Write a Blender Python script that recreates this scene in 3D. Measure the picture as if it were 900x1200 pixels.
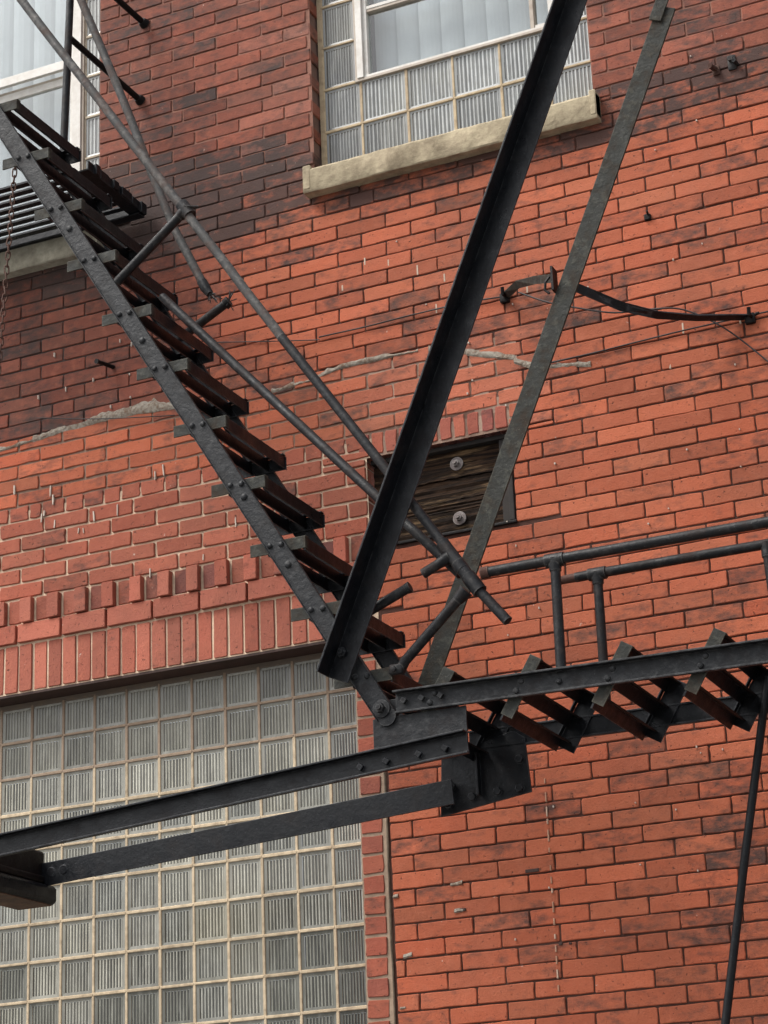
import bpy, math, random
from mathutils import Vector, Matrix
random.seed(7)
for o in list(bpy.data.objects): bpy.data.objects.remove(o, do_unlink=True)
S = bpy.context.scene
COL = S.collection

# ------------------------------------------------------------------ camera, sky, sun, exposure
cam_d = bpy.data.cameras.new('camera'); cam = bpy.data.objects.new('camera', cam_d); COL.objects.link(cam)
cam_d.sensor_fit = 'HORIZONTAL'; cam_d.sensor_width = 36.0; cam_d.lens = 2567/900*36.0
cam_d.clip_start = .1; cam_d.clip_end = 2000
RX = Vector((0.90629534, 0.42078672, -0.03958895))
RY = Vector((0.17724859, -0.29337629, 0.93942178))
RZ = Vector((0.38368175, -0.85841068, -0.34046942))
M = Matrix((RX, RY, RZ)).transposed().to_4x4()
M.translation = Vector((2.96482, -6.99798, 1.60005))
cam.matrix_world = M
S.camera = cam
S.render.resolution_x = 768; S.render.resolution_y = 1024

SUN_EL, SUN_AZ = math.radians(54), math.radians(226)      # azimuth clockwise from +Y (into the wall): the sun is behind the viewer, to the left
w = bpy.data.worlds.new('World'); S.world = w; w.use_nodes = True
nt = w.node_tree; nt.nodes.clear()
sky = nt.nodes.new('ShaderNodeTexSky'); sky.sky_type = 'NISHITA'; sky.sun_disc = False
sky.sun_elevation = SUN_EL; sky.sun_rotation = SUN_AZ; sky.air_density = 1.0; sky.dust_density = 4.0; sky.ozone_density = 1.0
hs = nt.nodes.new('ShaderNodeHueSaturation'); hs.inputs['Saturation'].default_value = .24
bg = nt.nodes.new('ShaderNodeBackground'); bg.inputs['Strength'].default_value = .15
out = nt.nodes.new('ShaderNodeOutputWorld')
nt.links.new(sky.outputs[0], hs.inputs['Color']); nt.links.new(hs.outputs[0], bg.inputs['Color']); nt.links.new(bg.outputs[0], out.inputs['Surface'])
sd = bpy.data.lights.new('sun', 'SUN'); sd.energy = 1.5; sd.angle = math.radians(22); sd.color = (1.0, .955, .89)
so = bpy.data.objects.new('sun', sd); COL.objects.link(so)
to_sun = Vector((math.sin(SUN_AZ)*math.cos(SUN_EL), math.cos(SUN_AZ)*math.cos(SUN_EL), math.sin(SUN_EL)))
so.rotation_euler = to_sun.to_track_quat('Z', 'Y').to_euler(); so.location = (0, -6, 14)
S.view_settings.view_transform = 'Standard'; S.view_settings.look = 'None'
S.view_settings.exposure = 0.80; S.view_settings.gamma = 1; S.view_settings.use_curve_mapping = False

# ------------------------------------------------------------------ materials
def new_mat(name):
    m = bpy.data.materials.new(name); m.use_nodes = True
    n = m.node_tree.nodes; l = m.node_tree.links
    return m, n, l, n['Principled BSDF']
def nz(n, l, scale, detail=4, rough=.6, vec=None, dist=0):
    t = n.new('ShaderNodeTexNoise'); t.inputs['Scale'].default_value = scale; t.inputs['Detail'].default_value = detail
    t.inputs['Roughness'].default_value = rough; t.inputs['Distortion'].default_value = dist
    if vec is None:
        c = n.new('ShaderNodeTexCoord'); vec = c.outputs['Object']
    l.new(vec, t.inputs['Vector']); return t.outputs['Fac']
def mr(n, l, v, a, b, c=0, d=1):
    m = n.new('ShaderNodeMapRange'); m.inputs['From Min'].default_value = a; m.inputs['From Max'].default_value = b
    m.inputs['To Min'].default_value = c; m.inputs['To Max'].default_value = d; l.new(v, m.inputs['Value']); return m.outputs[0]
def mix(n, l, f, a, b, mode='MIX'):
    m = n.new('ShaderNodeMix'); m.data_type = 'RGBA'; m.blend_type = mode
    for s, v in ((m.inputs[0], f), (m.inputs[6], a), (m.inputs[7], b)):
        if hasattr(v, 'is_output'): l.new(v, s)
        elif isinstance(v, (int, float)): s.default_value = v
        else: s.default_value = (*v, 1)
    return m.outputs[2]
def mth(n, l, op, a, b=0.):
    m = n.new('ShaderNodeMath'); m.operation = op
    for s, v in ((m.inputs[0], a), (m.inputs[1], b)):
        if hasattr(v, 'is_output'): l.new(v, s)
        else: s.default_value = v
    return m.outputs[0]
def bump(n, l, b, h, strength=.4, dist=.002):
    k = n.new('ShaderNodeBump'); k.inputs['Strength'].default_value = strength; k.inputs['Distance'].default_value = dist
    l.new(h, k.inputs['Height']); l.new(k.outputs[0], b.inputs['Normal'])
def stretch(n, sx, sy, sz, l):
    c = n.new('ShaderNodeTexCoord'); mp = n.new('ShaderNodeMapping'); mp.inputs['Scale'].default_value = (sx, sy, sz)
    l.new(c.outputs['Object'], mp.inputs['Vector']); return mp.outputs[0]

def mat_brick():
    m, n, l, b = new_mat('brick')
    a = n.new('ShaderNodeAttribute'); a.attribute_name = 'tint'
    s = n.new('ShaderNodeAttribute'); s.attribute_name = 'soot'
    fine = nz(n, l, 140, 5, .7); mid = nz(n, l, 22, 4, .6); big = nz(n, l, 4.5, 5, .65)
    c = mix(n, l, mr(n, l, fine, .3, .7, .0, .22), a.outputs['Color'], (.10, .035, .022))
    c = mix(n, l, mr(n, l, mid, .5, .78, 0, .35), c, (.46, .15, .085))
    # soot and dirt blotches
    blot = nz(n, l, 0, 4, .62, stretch(n, 16, 16, 34, l)); 
    blot.node.inputs['Scale'].default_value = 1.0
    v = mth(n, l, 'ADD', blot, mth(n, l, 'MULTIPLY', mth(n, l, 'SUBTRACT', s.outputs['Fac'], .5), .70))
    v = mth(n, l, 'ADD', v, mth(n, l, 'MULTIPLY', mth(n, l, 'SUBTRACT', big, .5), .75))
    c = mix(n, l, mr(n, l, v, .45, .80, 0, .90), c, (.036, .029, .027))
    pit = nz(n, l, 75, 3, .6); c = mix(n, l, mr(n, l, pit, .63, .71, 0, .8), c, (.06, .022, .015))
    gr = nz(n, l, 1.6, 5, .7); c = mix(n, l, mr(n, l, gr, .48, .72, 0, .42), c, (.13, .058, .038))
    # pale efflorescence flecks
    fl = nz(n, l, 46, 3, .55); fl2 = nz(n, l, 3.1, 2, .5)
    c = mix(n, l, mth(n, l, 'MULTIPLY', mr(n, l, fl, .69, .76), mr(n, l, fl2, .5, .62)), c, (.5, .38, .32))
    l.new(c, b.inputs['Base Color']); b.inputs['Roughness'].default_value = .82
    b.inputs['Specular IOR Level'].default_value = .3
    bump(n, l, b, mth(n, l, 'ADD', mth(n, l, 'SUBTRACT', fine, mth(n, l, 'MULTIPLY', mr(n, l, pit, .62, .74), .9)), mth(n, l, 'MULTIPLY', mid, 1.4)), .75, .0030)
    return m
def mat_mortar():
    m, n, l, b = new_mat('mortar')
    a = n.new('ShaderNodeAttribute'); a.attribute_name = 'tint'
    f = nz(n, l, 60, 5, .7); g = nz(n, l, 9, 4, .6)
    c = mix(n, l, mr(n, l, g, .4, .7, 0, .55), a.outputs['Color'], mix(n, l, 1., a.outputs['Color'], (.45, .40, .38), 'MULTIPLY'))
    c = mix(n, l, mr(n, l, f, .35, .7, 0, .35), c, mix(n, l, 1., a.outputs['Color'], (1.5, 1.5, 1.45), 'MULTIPLY'))
    l.new(c, b.inputs['Base Color']); b.inputs['Roughness'].default_value = .95
    bump(n, l, b, f, .8, .004); return m
def mat_iron(name, base, rust, rust_amt=.3, dust=(.17, .165, .15), dust_amt=.25, rough=.45, lump=.5, edge=.75):
    m, n, l, b = new_mat(name)
    f = nz(n, l, 95, 5, .7); g = nz(n, l, 13, 5, .65); k = nz(n, l, 38, 4, .6)
    c = mix(n, l, mr(n, l, g, .58-.22*rust_amt, .78-.2*rust_amt, 0, min(1, rust_amt*1.5)), base, rust)
    c = mix(n, l, mr(n, l, k, .52, .8, 0, dust_amt*1.7), c, dust)
    c = mix(n, l, mr(n, l, f, .62, .72, 0, .4*dust_amt*2), c, dust)
    # paint worn off along the edges
    bv = n.new('ShaderNodeBevel'); bv.samples = 4; bv.inputs['Radius'].default_value = .006
    ge = n.new('ShaderNodeNewGeometry'); vm = n.new('ShaderNodeVectorMath'); vm.operation = 'DOT_PRODUCT'
    l.new(bv.outputs[0], vm.inputs[0]); l.new(ge.outputs['Normal'], vm.inputs[1])
    ed = mth(n, l, 'MULTIPLY', mr(n, l, vm.outputs['Value'], .995, .90), mr(n, l, k, .36, .56))
    c = mix(n, l, mth(n, l, 'MULTIPLY', ed, edge), c, tuple(v*1.25 for v in dust))
    sp = nz(n, l, 210, 2, .5); c = mix(n, l, mr(n, l, sp, .68, .74, 0, .5), c, tuple(v*1.6 for v in dust))
    l.new(c, b.inputs['Base Color']); l.new(mr(n, l, g, .3, .7, rough-.12, rough+.25), b.inputs['Roughness'])
    b.inputs['Specular IOR Level'].default_value = .22
    bump(n, l, b, mth(n, l, 'ADD', f, mth(n, l, 'MULTIPLY', k, 1.5)), lump, .003); return m
def mat_plain(name, base, var=(.5, .5, .5), amt=.2, rough=.7, sc=30, spec=.4, bstr=.3, bd=.002):
    m, n, l, b = new_mat(name)
    f = nz(n, l, sc, 5, .65); g = nz(n, l, sc*.2, 4, .6)
    c = mix(n, l, mth(n, l, 'MULTIPLY', mr(n, l, mth(n, l, 'ADD', f, g), .85, 1.25), amt), base, var)
    l.new(c, b.inputs['Base Color']); b.inputs['Roughness'].default_value = rough; b.inputs['Specular IOR Level'].default_value = spec
    bump(n, l, b, f, bstr, bd); return m
def mat_attr(name, dirt, amt, rough, sc, spec=.5, bstr=.1):
    m, n, l, b = new_mat(name)
    a = n.new('ShaderNodeAttribute'); a.attribute_name = 'tint'
    f = nz(n, l, sc, 5, .65)
    c = mix(n, l, mr(n, l, f, .45, .75, 0, amt), a.outputs['Color'], dirt)
    l.new(c, b.inputs['Base Color']); b.inputs['Roughness'].default_value = rough; b.inputs['Specular IOR Level'].default_value = spec
    bump(n, l, b, f, bstr, .002); return m
def mat_wood():
    m, n, l, b = new_mat('weathered_wood')
    f = nz(n, l, 1, 6, .7, stretch(n, 5, 40, 110, l), .6); g = nz(n, l, 1, 4, .6, stretch(n, 3, 12, 26, l))
    c = mix(n, l, mr(n, l, f, .45, .62), (.010, .006, .004), (.050, .027, .015))
    c = mix(n, l, mth(n, l, 'MULTIPLY', mr(n, l, g, .54, .66), mr(n, l, f, .46, .56, .2, 1)), c, (.20, .128, .068))
    l.new(c, b.inputs['Base Color']); b.inputs['Roughness'].default_value = .85; b.inputs['Specular IOR Level'].default_value = .15
    bump(n, l, b, f, .9, .006); return m
def mat_glass():
    m, n, l, b = new_mat('window_glass')
    n.remove(b); t = n.new('ShaderNodeBsdfTransparent'); t.inputs[0].default_value = (.86, .89, .90, 1)
    gl = n.new('ShaderNodeBsdfGlossy'); gl.inputs['Roughness'].default_value = .02
    fr_ = n.new('ShaderNodeFresnel'); fr_.inputs['IOR'].default_value = 1.52; mx = n.new('ShaderNodeMixShader')
    ge = n.new('ShaderNodeNewGeometry'); l.new(mth(n, l, 'MULTIPLY', mth(n, l, 'MULTIPLY', fr_.outputs[0], 1.9), mth(n, l, 'SUBTRACT', 1., ge.outputs['Backfacing'])), mx.inputs[0]); l.new(t.outputs[0], mx.inputs[1]); l.new(gl.outputs[0], mx.inputs[2])
    l.new(mx.outputs[0], n['Material Output'].inputs['Surface']); return m

IB = mat_iron('black_iron', (.0040, .0047, .0064), (.012, .007, .006), .25, (.045, .048, .053), .10, .36, .34)
IG = mat_iron('grey_iron', (.0095, .0105, .0125), (.018, .012, .010), .30, (.070, .071, .072), .28, .42, .55)
IBR = mat_iron('brown_iron', (.0020, .0016, .0018), (.0050, .0022, .0021), .55, (.022, .017, .016), .03, .55, .4)
IWG = mat_iron('weathered_iron', (.021, .022, .019), (.040, .025, .016), .45, (.085, .083, .066), .40, .62, .7)
IPIPE = mat_iron('pipe_iron', (.050, .049, .048), (.085, .046, .034), .45, (.19, .175, .16), .42, .55, .6)
IPD = mat_iron('dark_pipe_iron', (.0085, .009, .0105), (.028, .015, .011), .38, (.08, .076, .072), .26, .45, .5)
IBOL = mat_iron('bolt_steel', (.16, .135, .13), (.09, .05, .04), .3, (.3, .28, .26), .3, .5, .4)
BR = mat_brick(); MO = mat_mortar(); WD = mat_wood(); GL = mat_glass()
STONE = mat_plain('sill_stone', (.40, .335, .225), (.17, .13, .085), .75, .85, 34, .3, .8, .006)
SILLP = mat_plain('painted_sill', (.36, .34, .27), (.15, .13, .10), .7, .85, 30, .3, .7, .005)
PUTTY = mat_plain('grey_cement', (.31, .28, .235), (.14, .085, .055), .95, .95, 90, .2, 1, .008)
WHITE = mat_plain('white_paint', (.62, .60, .56), (.34, .28, .22), .45, .55, 26, .4, .2)
TRIM = mat_plain('cream_trim', (.40, .345, .285), (.22, .16, .12), .6, .6, 30, .4, .3)
LINT = mat_plain('brown_steel', (.050, .026, .021), (.022, .014, .012), .6, .7, 20, .3, .3)
BLIND = mat_plain('blind_fabric', (.60, .60, .595), (.42, .425, .43), .4, .8, 8, .2, .1)
ROOM = mat_plain('dark_room', (.05, .052, .055), (.03, .03, .03), .4, .9, 5, .2, .1)
GROUT = mat_attr('block_mortar', (.17, .12, .08), .7, .9, 28, .2, .6)
BLOCK = mat_attr('block_glass', (.10, .095, .08), .35, .2, 24, .5, .05)
def _refr():  # light and dark streaks of refracted light mixed into the block colour
    n = BLOCK.node_tree.nodes; l = BLOCK.node_tree.links; b = n['Principled BSDF']; src = b.inputs['Base Color'].links[0].from_socket
    v = nz(n, l, 1, 3, .55, stretch(n, 38, 38, 9, l)); w_ = nz(n, l, 2.2, 3, .5)
    c = mix(n, l, mr(n, l, v, .50, .72, 0, .18), src, (.50, .50, .45)); c = mix(n, l, mr(n, l, v, .46, .30, 0, .22), c, (.05, .05, .045))
    c = mix(n, l, mr(n, l, w_, .5, .7, 0, .25), c, (.32, .30, .23)); l.new(c, b.inputs['Base Color'])
_refr()
CABLE = mat_plain('black_cable', (.018, .016, .016), (.04, .03, .03), .3, .6, 30)
RUSTC = mat_iron('rusty_chain', (.07, .034, .026), (.04, .02, .015), .5, (.14, .09, .07), .3, .75, .6)
DRIP = mat_plain('white_drip', (.50, .42, .35), (.5, .45, .4), .4, .8, 50)
ASPH = mat_plain('concrete_paving', (.20, .195, .185), (.12, .115, .11), .5, .9, 6)
WOODW = mat_plain('rusty_underside', (.11, .065, .040), (.03, .022, .018), .8, .85, 24, .3, .8, .006)

# ------------------------------------------------------------------ mesh helpers
WL = {}     # world position of every object, so that parts of parts sit right
class MB:
    def __init__(s): s.v = []; s.f = []; s.m = []; s.c = []; s.k = []
    def add(s, vs, fs, mi=0, tint=None, soot=None):
        o = len(s.v); s.v += [tuple(p) for p in vs]
        s.c += [tint or (0, 0, 0)]*len(vs); s.k += [soot if soot is not None else 0.]*len(vs)
        s.f += [tuple(i+o for i in f) for f in fs]; s.m += [mi]*len(fs)
    def box(s, x0, x1, y0, y1, z0, z1, mi=0, tint=None, soot=None, mat=None):
        vs = [Vector((x, y, z)) for x in (x0, x1) for y in (y0, y1) for z in (z0, z1)]
        if mat: vs = [mat @ v for v in vs]
        s.add(vs, [(0, 1, 3, 2), (4, 6, 7, 5), (0, 4, 5, 1), (2, 3, 7, 6), (0, 2, 6, 4), (1, 5, 7, 3)], mi, tint, soot)
    def cbox(s, x0, x1, y0, y1, z0, z1, b=.003, mi=0, tint=None, soot=None, mat=None):
        # box with its four long front edges chamfered: rings along y
        def ring(y, i): return [(x0+i, y, z0), (x1-i, y, z0), (x1, y, z0+i), (x1, y, z1-i), (x1-i, y, z1), (x0+i, y, z1), (x0, y, z1-i), (x0, y, z0+i)]
        def shr(y): return [(min(max(p[0], x0+b), x1-b), y, min(max(p[2], z0+b), z1-b)) for p in ring(y, 2*b)]
        vs = shr(y0) + ring(y0+b, b) + ring(y1, b)
        if mat: vs = [mat @ Vector(v) for v in vs]
        fs = [tuple(range(8))]
        for r in (0, 8): fs += [(r+i, r+8+i, r+8+(i+1) % 8, r+(i+1) % 8) for i in range(8)]
        fs.append(tuple(range(23, 15, -1)))
        s.add(vs, fs, mi, tint, soot)
    def tube(s, pts, r, seg=12, mi=0, cap=True, wob=0.):
        pts = [Vector(p) for p in pts]; rr = r if isinstance(r, (list, tuple)) else [r]*len(pts)
        vs = []; up = None
        for i, p in enumerate(pts):
            d = (pts[min(i+1, len(pts)-1)]-pts[max(i-1, 0)]).normalized()
            if up is None:
                up = Vector((0, 0, 1)) if abs(d.z) < .9 else Vector((1, 0, 0))
            a = d.cross(up).normalized(); up = a.cross(d).normalized()
            for k in range(seg):
                t = 2*math.pi*k/seg; q = rr[i]*(1+random.uniform(-wob, wob))
                vs.append(p+a*math.cos(t)*q+up*math.sin(t)*q)
        fs = []
        for i in range(len(pts)-1):
            for k in range(seg):
                a = i*seg+k; b2 = i*seg+(k+1) % seg
                fs.append((a, b2, b2+seg, a+seg))
        if cap: fs += [tuple(range(seg-1, -1, -1)), tuple(range(len(vs)-seg, len(vs)))]
        s.add(vs, fs, mi)
    def bolt(s, p, n, r, h, seg=6, mi=0, dome=False, rot=.3):
        p = Vector(p); n = Vector(n).normalized(); a = n.orthogonal().normalized(); b2 = n.cross(a)
        def ring(q, z): return [p+n*z+(a*math.cos(rot+2*math.pi*k/seg)+b2*math.sin(rot+2*math.pi*k/seg))*q for k in range(seg)]
        prof = [(r, -.001), (r, h*.35), (r*.8, h*.75), (r*.4, h)] if dome else [(r, -.001), (r, h*.85), (r*.88, h)]
        vs = []
        for q, z in prof: vs += ring(q, z)
        fs = []
        for i in range(len(prof)-1): fs += [(i*seg+k, i*seg+(k+1) % seg, (i+1)*seg+(k+1) % seg, (i+1)*seg+k) for k in range(seg)]
        fs.append(tuple(range(len(vs)-seg, len(vs)))); s.add(vs, fs, mi)
    def build(s, name, mats, parent=None, loc=(0, 0, 0), smooth=None, bev=0):
        me = bpy.data.meshes.new(name); L = Vector(loc)
        me.from_pydata([tuple(Vector(p)-L) for p in s.v], [], s.f)
        for mm in (mats if isinstance(mats, (list, tuple)) else [mats]): me.materials.append(mm)
        me.polygons.foreach_set('material_index', s.m)
        ca = me.color_attributes.new('tint', 'FLOAT_COLOR', 'POINT'); buf = []
        for c in s.c: buf += [c[0], c[1], c[2], 1]
        ca.data.foreach_set('color', buf)
        at = me.attributes.new('soot', 'FLOAT', 'POINT'); at.data.foreach_set('value', s.k)
        import bmesh
        bm = bmesh.new(); bm.from_mesh(me); bmesh.ops.recalc_face_normals(bm, faces=bm.faces); bm.to_mesh(me); bm.free()
        if smooth:
            me.polygons.foreach_set('use_smooth', [True]*len(me.polygons)); me.set_sharp_from_angle(angle=math.radians(smooth))
        me.update(); o = bpy.data.objects.new(name, me); COL.objects.link(o); o.location = L
        WL[o.name] = L
        if parent: o.parent = parent; o.location = L-WL[parent.name]
        if bev:
            md = o.modifiers.new('worn_edges', 'BEVEL'); md.width = bev; md.segments = 2; md.limit_method = 'ANGLE'; md.angle_limit = math.radians(40)
        return o
def thing(name, label, cat, loc=(0, 0, 0), group=None):
    o = bpy.data.objects.new(name, None); COL.objects.link(o); o.location = loc; o.empty_display_size = .1; WL[o.name] = Vector(loc)
    return tag(o, label, cat, group)
def tag(o, label, cat, group=None, kind=None):
    if label: o['label'] = label
    if cat: o['category'] = cat
    if group: o['group'] = group
    if kind: o['kind'] = kind
    return o
def frame(p, xdir, ydir=(0, -1, 0)):
    # local X along xdir, local Y = world -ydir (into the wall), local Z the third axis
    X = Vector(xdir).normalized(); Y = Vector((0, 1, 0)); Z = X.cross(Y).normalized()
    m = Matrix((X, Y, Z)).transposed().to_4x4(); m.translation = Vector(p); return m

# ------------------------------------------------------------------ ground
g = MB(); g.add([(-600, -600, 0), (600, -600, 0), (600, 600, 0), (-600, 600, 0)], [(0, 1, 2, 3)])
tag(g.build('ground', ASPH), None, None, None, 'structure')

# ------------------------------------------------------------------ brick building
XL, XR, ZT, ZB = -2.9, 3.1, 7.7, .004
JAMBX = -.309; SP = -.205                      # pier of new headers between glass blocks and the old wall
LZ = 3.92                                      # underside of the soldier course
WIN = (-.406, .776, 5.862, 9.)                 # upper window opening
WINL = (-9., -1.412, 5.862, 9.)                # upper window at the left
BRD = (-.227, .357, 4.237, 4.604)              # boarded opening
LOW = (-9., JAMBX, -1., LZ)
CR = [(-2.9, 4.95), (-1.881, 4.973), (-1.633, 5.0), (-1.389, 5.008), (-1.07, 4.99), (-.576, 4.968), (-.317, 4.998), (.076, 4.975), (.247, 4.925), (.676, 4.775)]
building = thing('brick_building', 'old red brick building with glass block windows and soot stained walls behind the fire escape', 'building')

def lerp(a, b, t): return tuple(a[i]*(1-t)+b[i]*t for i in range(3))
def ss(a, b, x):
    t = max(0, min(1, (x-a)/(b-a))); return t*t*(3-2*t)
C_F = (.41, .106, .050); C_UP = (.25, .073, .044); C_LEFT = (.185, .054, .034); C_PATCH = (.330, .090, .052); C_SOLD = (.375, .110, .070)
def tone(x, z, kind='field'):
    if kind == 'sold': c, s = C_SOLD, .16
    elif kind == 'patch':
        c, s = C_PATCH, .2
        row = ss(.035, .0, abs(z-4.655))*.35*ss(-.5, -1.0, x); s += row
        if z > 4.75: c = lerp(c, (.36, .092, .05), .7)
    else:
        c, s = C_F, .325
        up = ss(5.80, 5.95, z); c = lerp(c, C_UP, up); s += .10*up
        lf = ss(-.55, -1.15, x)*ss(4.95, 5.05, z); c = lerp(c, C_LEFT, lf*(1-.4*up)); s += .12*lf  # left of the stair: dirt and shade both put into the darker colour
        wide = ss(-.2, -.75, x)
        band = ss(5.60, 5.74, z)*(1-ss(5.88+.16*wide, 5.93+.24*wide, z)); s += band*(.50-.06*wide); s += .16*ss(5.45, 5.72, z)*(1-ss(5.80, 5.9, z))*wide
        s += .34*ss(.16, .02, abs(x-1.27+.1*(z-5.85)))*ss(5.85, 5.95, z)
        s += .16*ss(.14, 0, abs(z-5.0))*ss(1.0, .0, x)          # dirt along the old cable line
        s += .12*ss(3.6, 2.6, z)*ss(.2, .9, x)+.07*ss(.9, 1.3, x)*ss(5.6, 5.0, z)
        s += .25*ss(.3, 0, abs(x-1.05))*ss(6.0, 6.2, z)
        s += .30*ss(.10, .03, abs(x-.39))*ss(5.2, 5.12, z)*ss(4.9, 4.98, z)+.22*ss(.09, .02, abs(x-1.28))*ss(4.92, 4.84, z)*ss(4.68, 4.76, z)
        if -.72 < x < -.40 and z > 5.85 and random.random() < .55: c = lerp(c, (.42, .24, .19), random.uniform(.05, .30))
        if -.3 < x < .5 and 4.6 < z < 5.0: c = lerp(c, (.42, .13, .075), .6)
    return c, s
def brick(mb, x0, x1, z0, z1, kind='field', y=0., d=.11, gap=.005, rag=.0009, tint=None):
    # one brick: an irregular rounded outline, bevelled front, running back into the wall
    x0 += gap/2; x1 -= gap/2; z0 += gap/2; z1 -= gap/2
    if x1-x0 < .012 or z1-z0 < .012: return
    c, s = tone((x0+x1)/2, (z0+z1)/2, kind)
    if tint: c = tint
    k = random.gauss(.98, .12); hv = random.gauss(0, .035); c = (c[0]*k*(1-hv*.3), c[1]*k*(1+hv), c[2]*k*(1+hv*1.4))
    calm = 1-.6*ss(5.5, 5.75, (z0+z1)/2)
    s += calm*random.gauss(0, .075) + (random.uniform(.08, .28) if random.random() < .26 else 0)
    n = max(2, int((x1-x0)/.045)); y += random.uniform(-.0016, .0016); tx = random.uniform(-.0013, .0013); tz = random.uniform(-.0008, .0008)
    chip = random.choice([0, 0, 1, 2, 3, 4]); b = .0026 if kind != 'sold' else .0018
    def out(ins, rg):
        P = []; cn = [(x0, z0), (x1, z0), (x1, z1), (x0, z1)]
        for q in range(4):
            a = cn[q]; e = cn[(q+1) % 4]; horiz = q % 2 == 0; m = n if horiz else 2
            cc = .003+(random.uniform(.003, .011) if chip == q+1 else 0)
            L = math.hypot(e[0]-a[0], e[1]-a[1]); ux, uz = (e[0]-a[0])/L, (e[1]-a[1])/L
            ts = [cc/L]+[(i+random.uniform(-.2, .2))/m for i in range(1, m)]+[1-.003/L]
            for t in ts:
                r_ = random.uniform(-rg, rg)
                P.append((a[0]+ux*L*t-uz*(ins+r_)*1, a[1]+uz*L*t+ux*(ins+r_)))
        return P
    st = random.getstate(); P1 = out(0, rag); random.setstate(st); P0 = [(p[0], p[1]) for p in P1]
    cx, cz = (x0+x1)/2, (z0+z1)/2; hx, hz = (x1-x0)/2, (z1-z0)/2
    N = len(P1)
    front = [(cx+(p[0]-cx)*(1-b/hx), y+tx*(p[0]-cx)/hx+tz*(p[1]-cz)/hz, cz+(p[1]-cz)*(1-b/hz)) for p in P1]
    midr = [(p[0], y+.0024+tx*(p[0]-cx)/hx+tz*(p[1]-cz)/hz, p[1]) for p in P1]
    back = [(p[0], y+d, p[1]) for p in P1]
    fs = [tuple(range(N))]
    for r in (0, N): fs += [(r+i, r+N+i, r+N+(i+1) % N, r+(i+1) % N) for i in range(N)]
    mb.add(front+midr+back, fs, 0, c, max(0, min(1, s)))
def inside(r, x0, x1, z0, z1): return x0 < r[1]-1e-4 and x1 > r[0]+1e-4 and z0 < r[3]-1e-4 and z1 > r[2]+1e-4
def clip(x0, x1, z0, z1, holes):
    # cut a brick against rectangular openings
    out_ = [(x0, x1, z0, z1)]
    for h in holes:
        nx = []
        for a in out_:
            if not inside(h, *a): nx.append(a); continue
            x0, x1, z0, z1 = a
            if z0 < h[2]-.012: nx.append((x0, x1, z0, h[2])); 
            if z1 > h[3]+.012: nx.append((x0, x1, h[3], z1))
            zz0, zz1 = max(z0, h[2]), min(z1, h[3])
            if zz1-zz0 > .012:
                if x0 < h[0]-.012: nx.append((x0, h[0], zz0, zz1))
                if x1 > h[1]+.012: nx.append((h[1], x1, zz0, zz1))
        out_ = nx
    return out_
PATCH_R = SP-.006
field_holes = [WIN, WINL, BRD, LOW, (-9, PATCH_R, 3.0, 4.705), (-9, SP+.012, -1, 4.0), (-.262, .352, BRD[3], 4.705)]
mb = MB(); L_ = .2107; H_ = .06; Z_ = 3.955
for j in range(-64, 67):
    z0 = Z_-H_*j-H_/2; z1 = z0+H_
    if z1 < .0: continue
    odd = (j-1) % 10 == 0
    off = .25 if odd else (0 if j % 2 == 0 else .5)
    i = -15-off; edges = [i*L_]
    while edges[-1] < XR:
        stp = 1.0
        if odd and random.random() < .16: stp = .5
        edges.append(edges[-1]+stp*L_+random.gauss(0, .0016))
        if not odd: edges[-1] = (i+len(edges)-1)*L_+random.gauss(0, .0022)
    dz = random.gauss(0, .0005)
    for a, b_ in zip(edges, edges[1:]):
        old = a < .5 and 4.6 < z0 < 4.96
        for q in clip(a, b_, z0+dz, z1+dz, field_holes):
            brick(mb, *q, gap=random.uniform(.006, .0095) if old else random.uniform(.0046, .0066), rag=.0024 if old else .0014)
# newer masonry at the left: running bond with pale joints
pr = (4.705-4.307)/6
for k in range(6):
    z0 = 4.307+k*pr; off = .5*(k % 2)
    i = -15-off; e = [(i+q)*.2075+random.gauss(0, .003) for q in range(30)]
    if k in (5,): e = [-3+q*.0895+random.gauss(0, .008) for q in range(60)]   # a course of broken bats
    for a, b_ in zip(e, e[1:]):
        if a > PATCH_R: break
        for q in clip(a, min(b_, PATCH_R), z0, z0+pr, [BRD]): brick(mb, *q, 'patch', gap=.0095, rag=.0018 if k != 5 else .003, y=-.004 if k < 5 else -.001)
# stretcher course under the dentils, dentil course, soldier course
e = [-3.02+q*.2075 for q in range(20)]
for a, b_ in zip(e, e[1:]):
    if a < PATCH_R: brick(mb, a, min(b_, PATCH_R), 4.119, 4.203, 'sold', y=-.016, gap=.010)
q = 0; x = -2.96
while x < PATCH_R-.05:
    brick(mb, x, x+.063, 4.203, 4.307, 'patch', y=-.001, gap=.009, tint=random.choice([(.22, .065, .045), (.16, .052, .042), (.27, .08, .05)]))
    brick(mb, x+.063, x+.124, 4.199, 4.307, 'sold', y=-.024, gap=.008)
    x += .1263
x = -2.98
while x < PATCH_R-.03:
    brick(mb, x, min(x+.0672, PATCH_R), LZ, 4.119, 'sold', y=random.uniform(-.004, .001), gap=.0095); x += .0672
# pier of headers beside the glass blocks
z = .02
while z < LZ-.01:
    brick(mb, JAMBX, SP-.012, z, min(z+.0717, LZ), 'sold', gap=.011, rag=.002, tint=random.choice([(.30, .075, .045), (.25, .065, .042), (.34, .09, .052)])); z += .0717
# rowlock of headers over the boarded opening
x = -.262
while x < .34:
    brick(mb, x, x+.0555, 4.608, 4.704, 'patch', gap=.011, rag=.003, tint=random.choice([(.33, .09, .06), (.26, .07, .055), (.36, .10, .06)])); x += .0558
wall = mb.build('wall', [BR], building)
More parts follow.
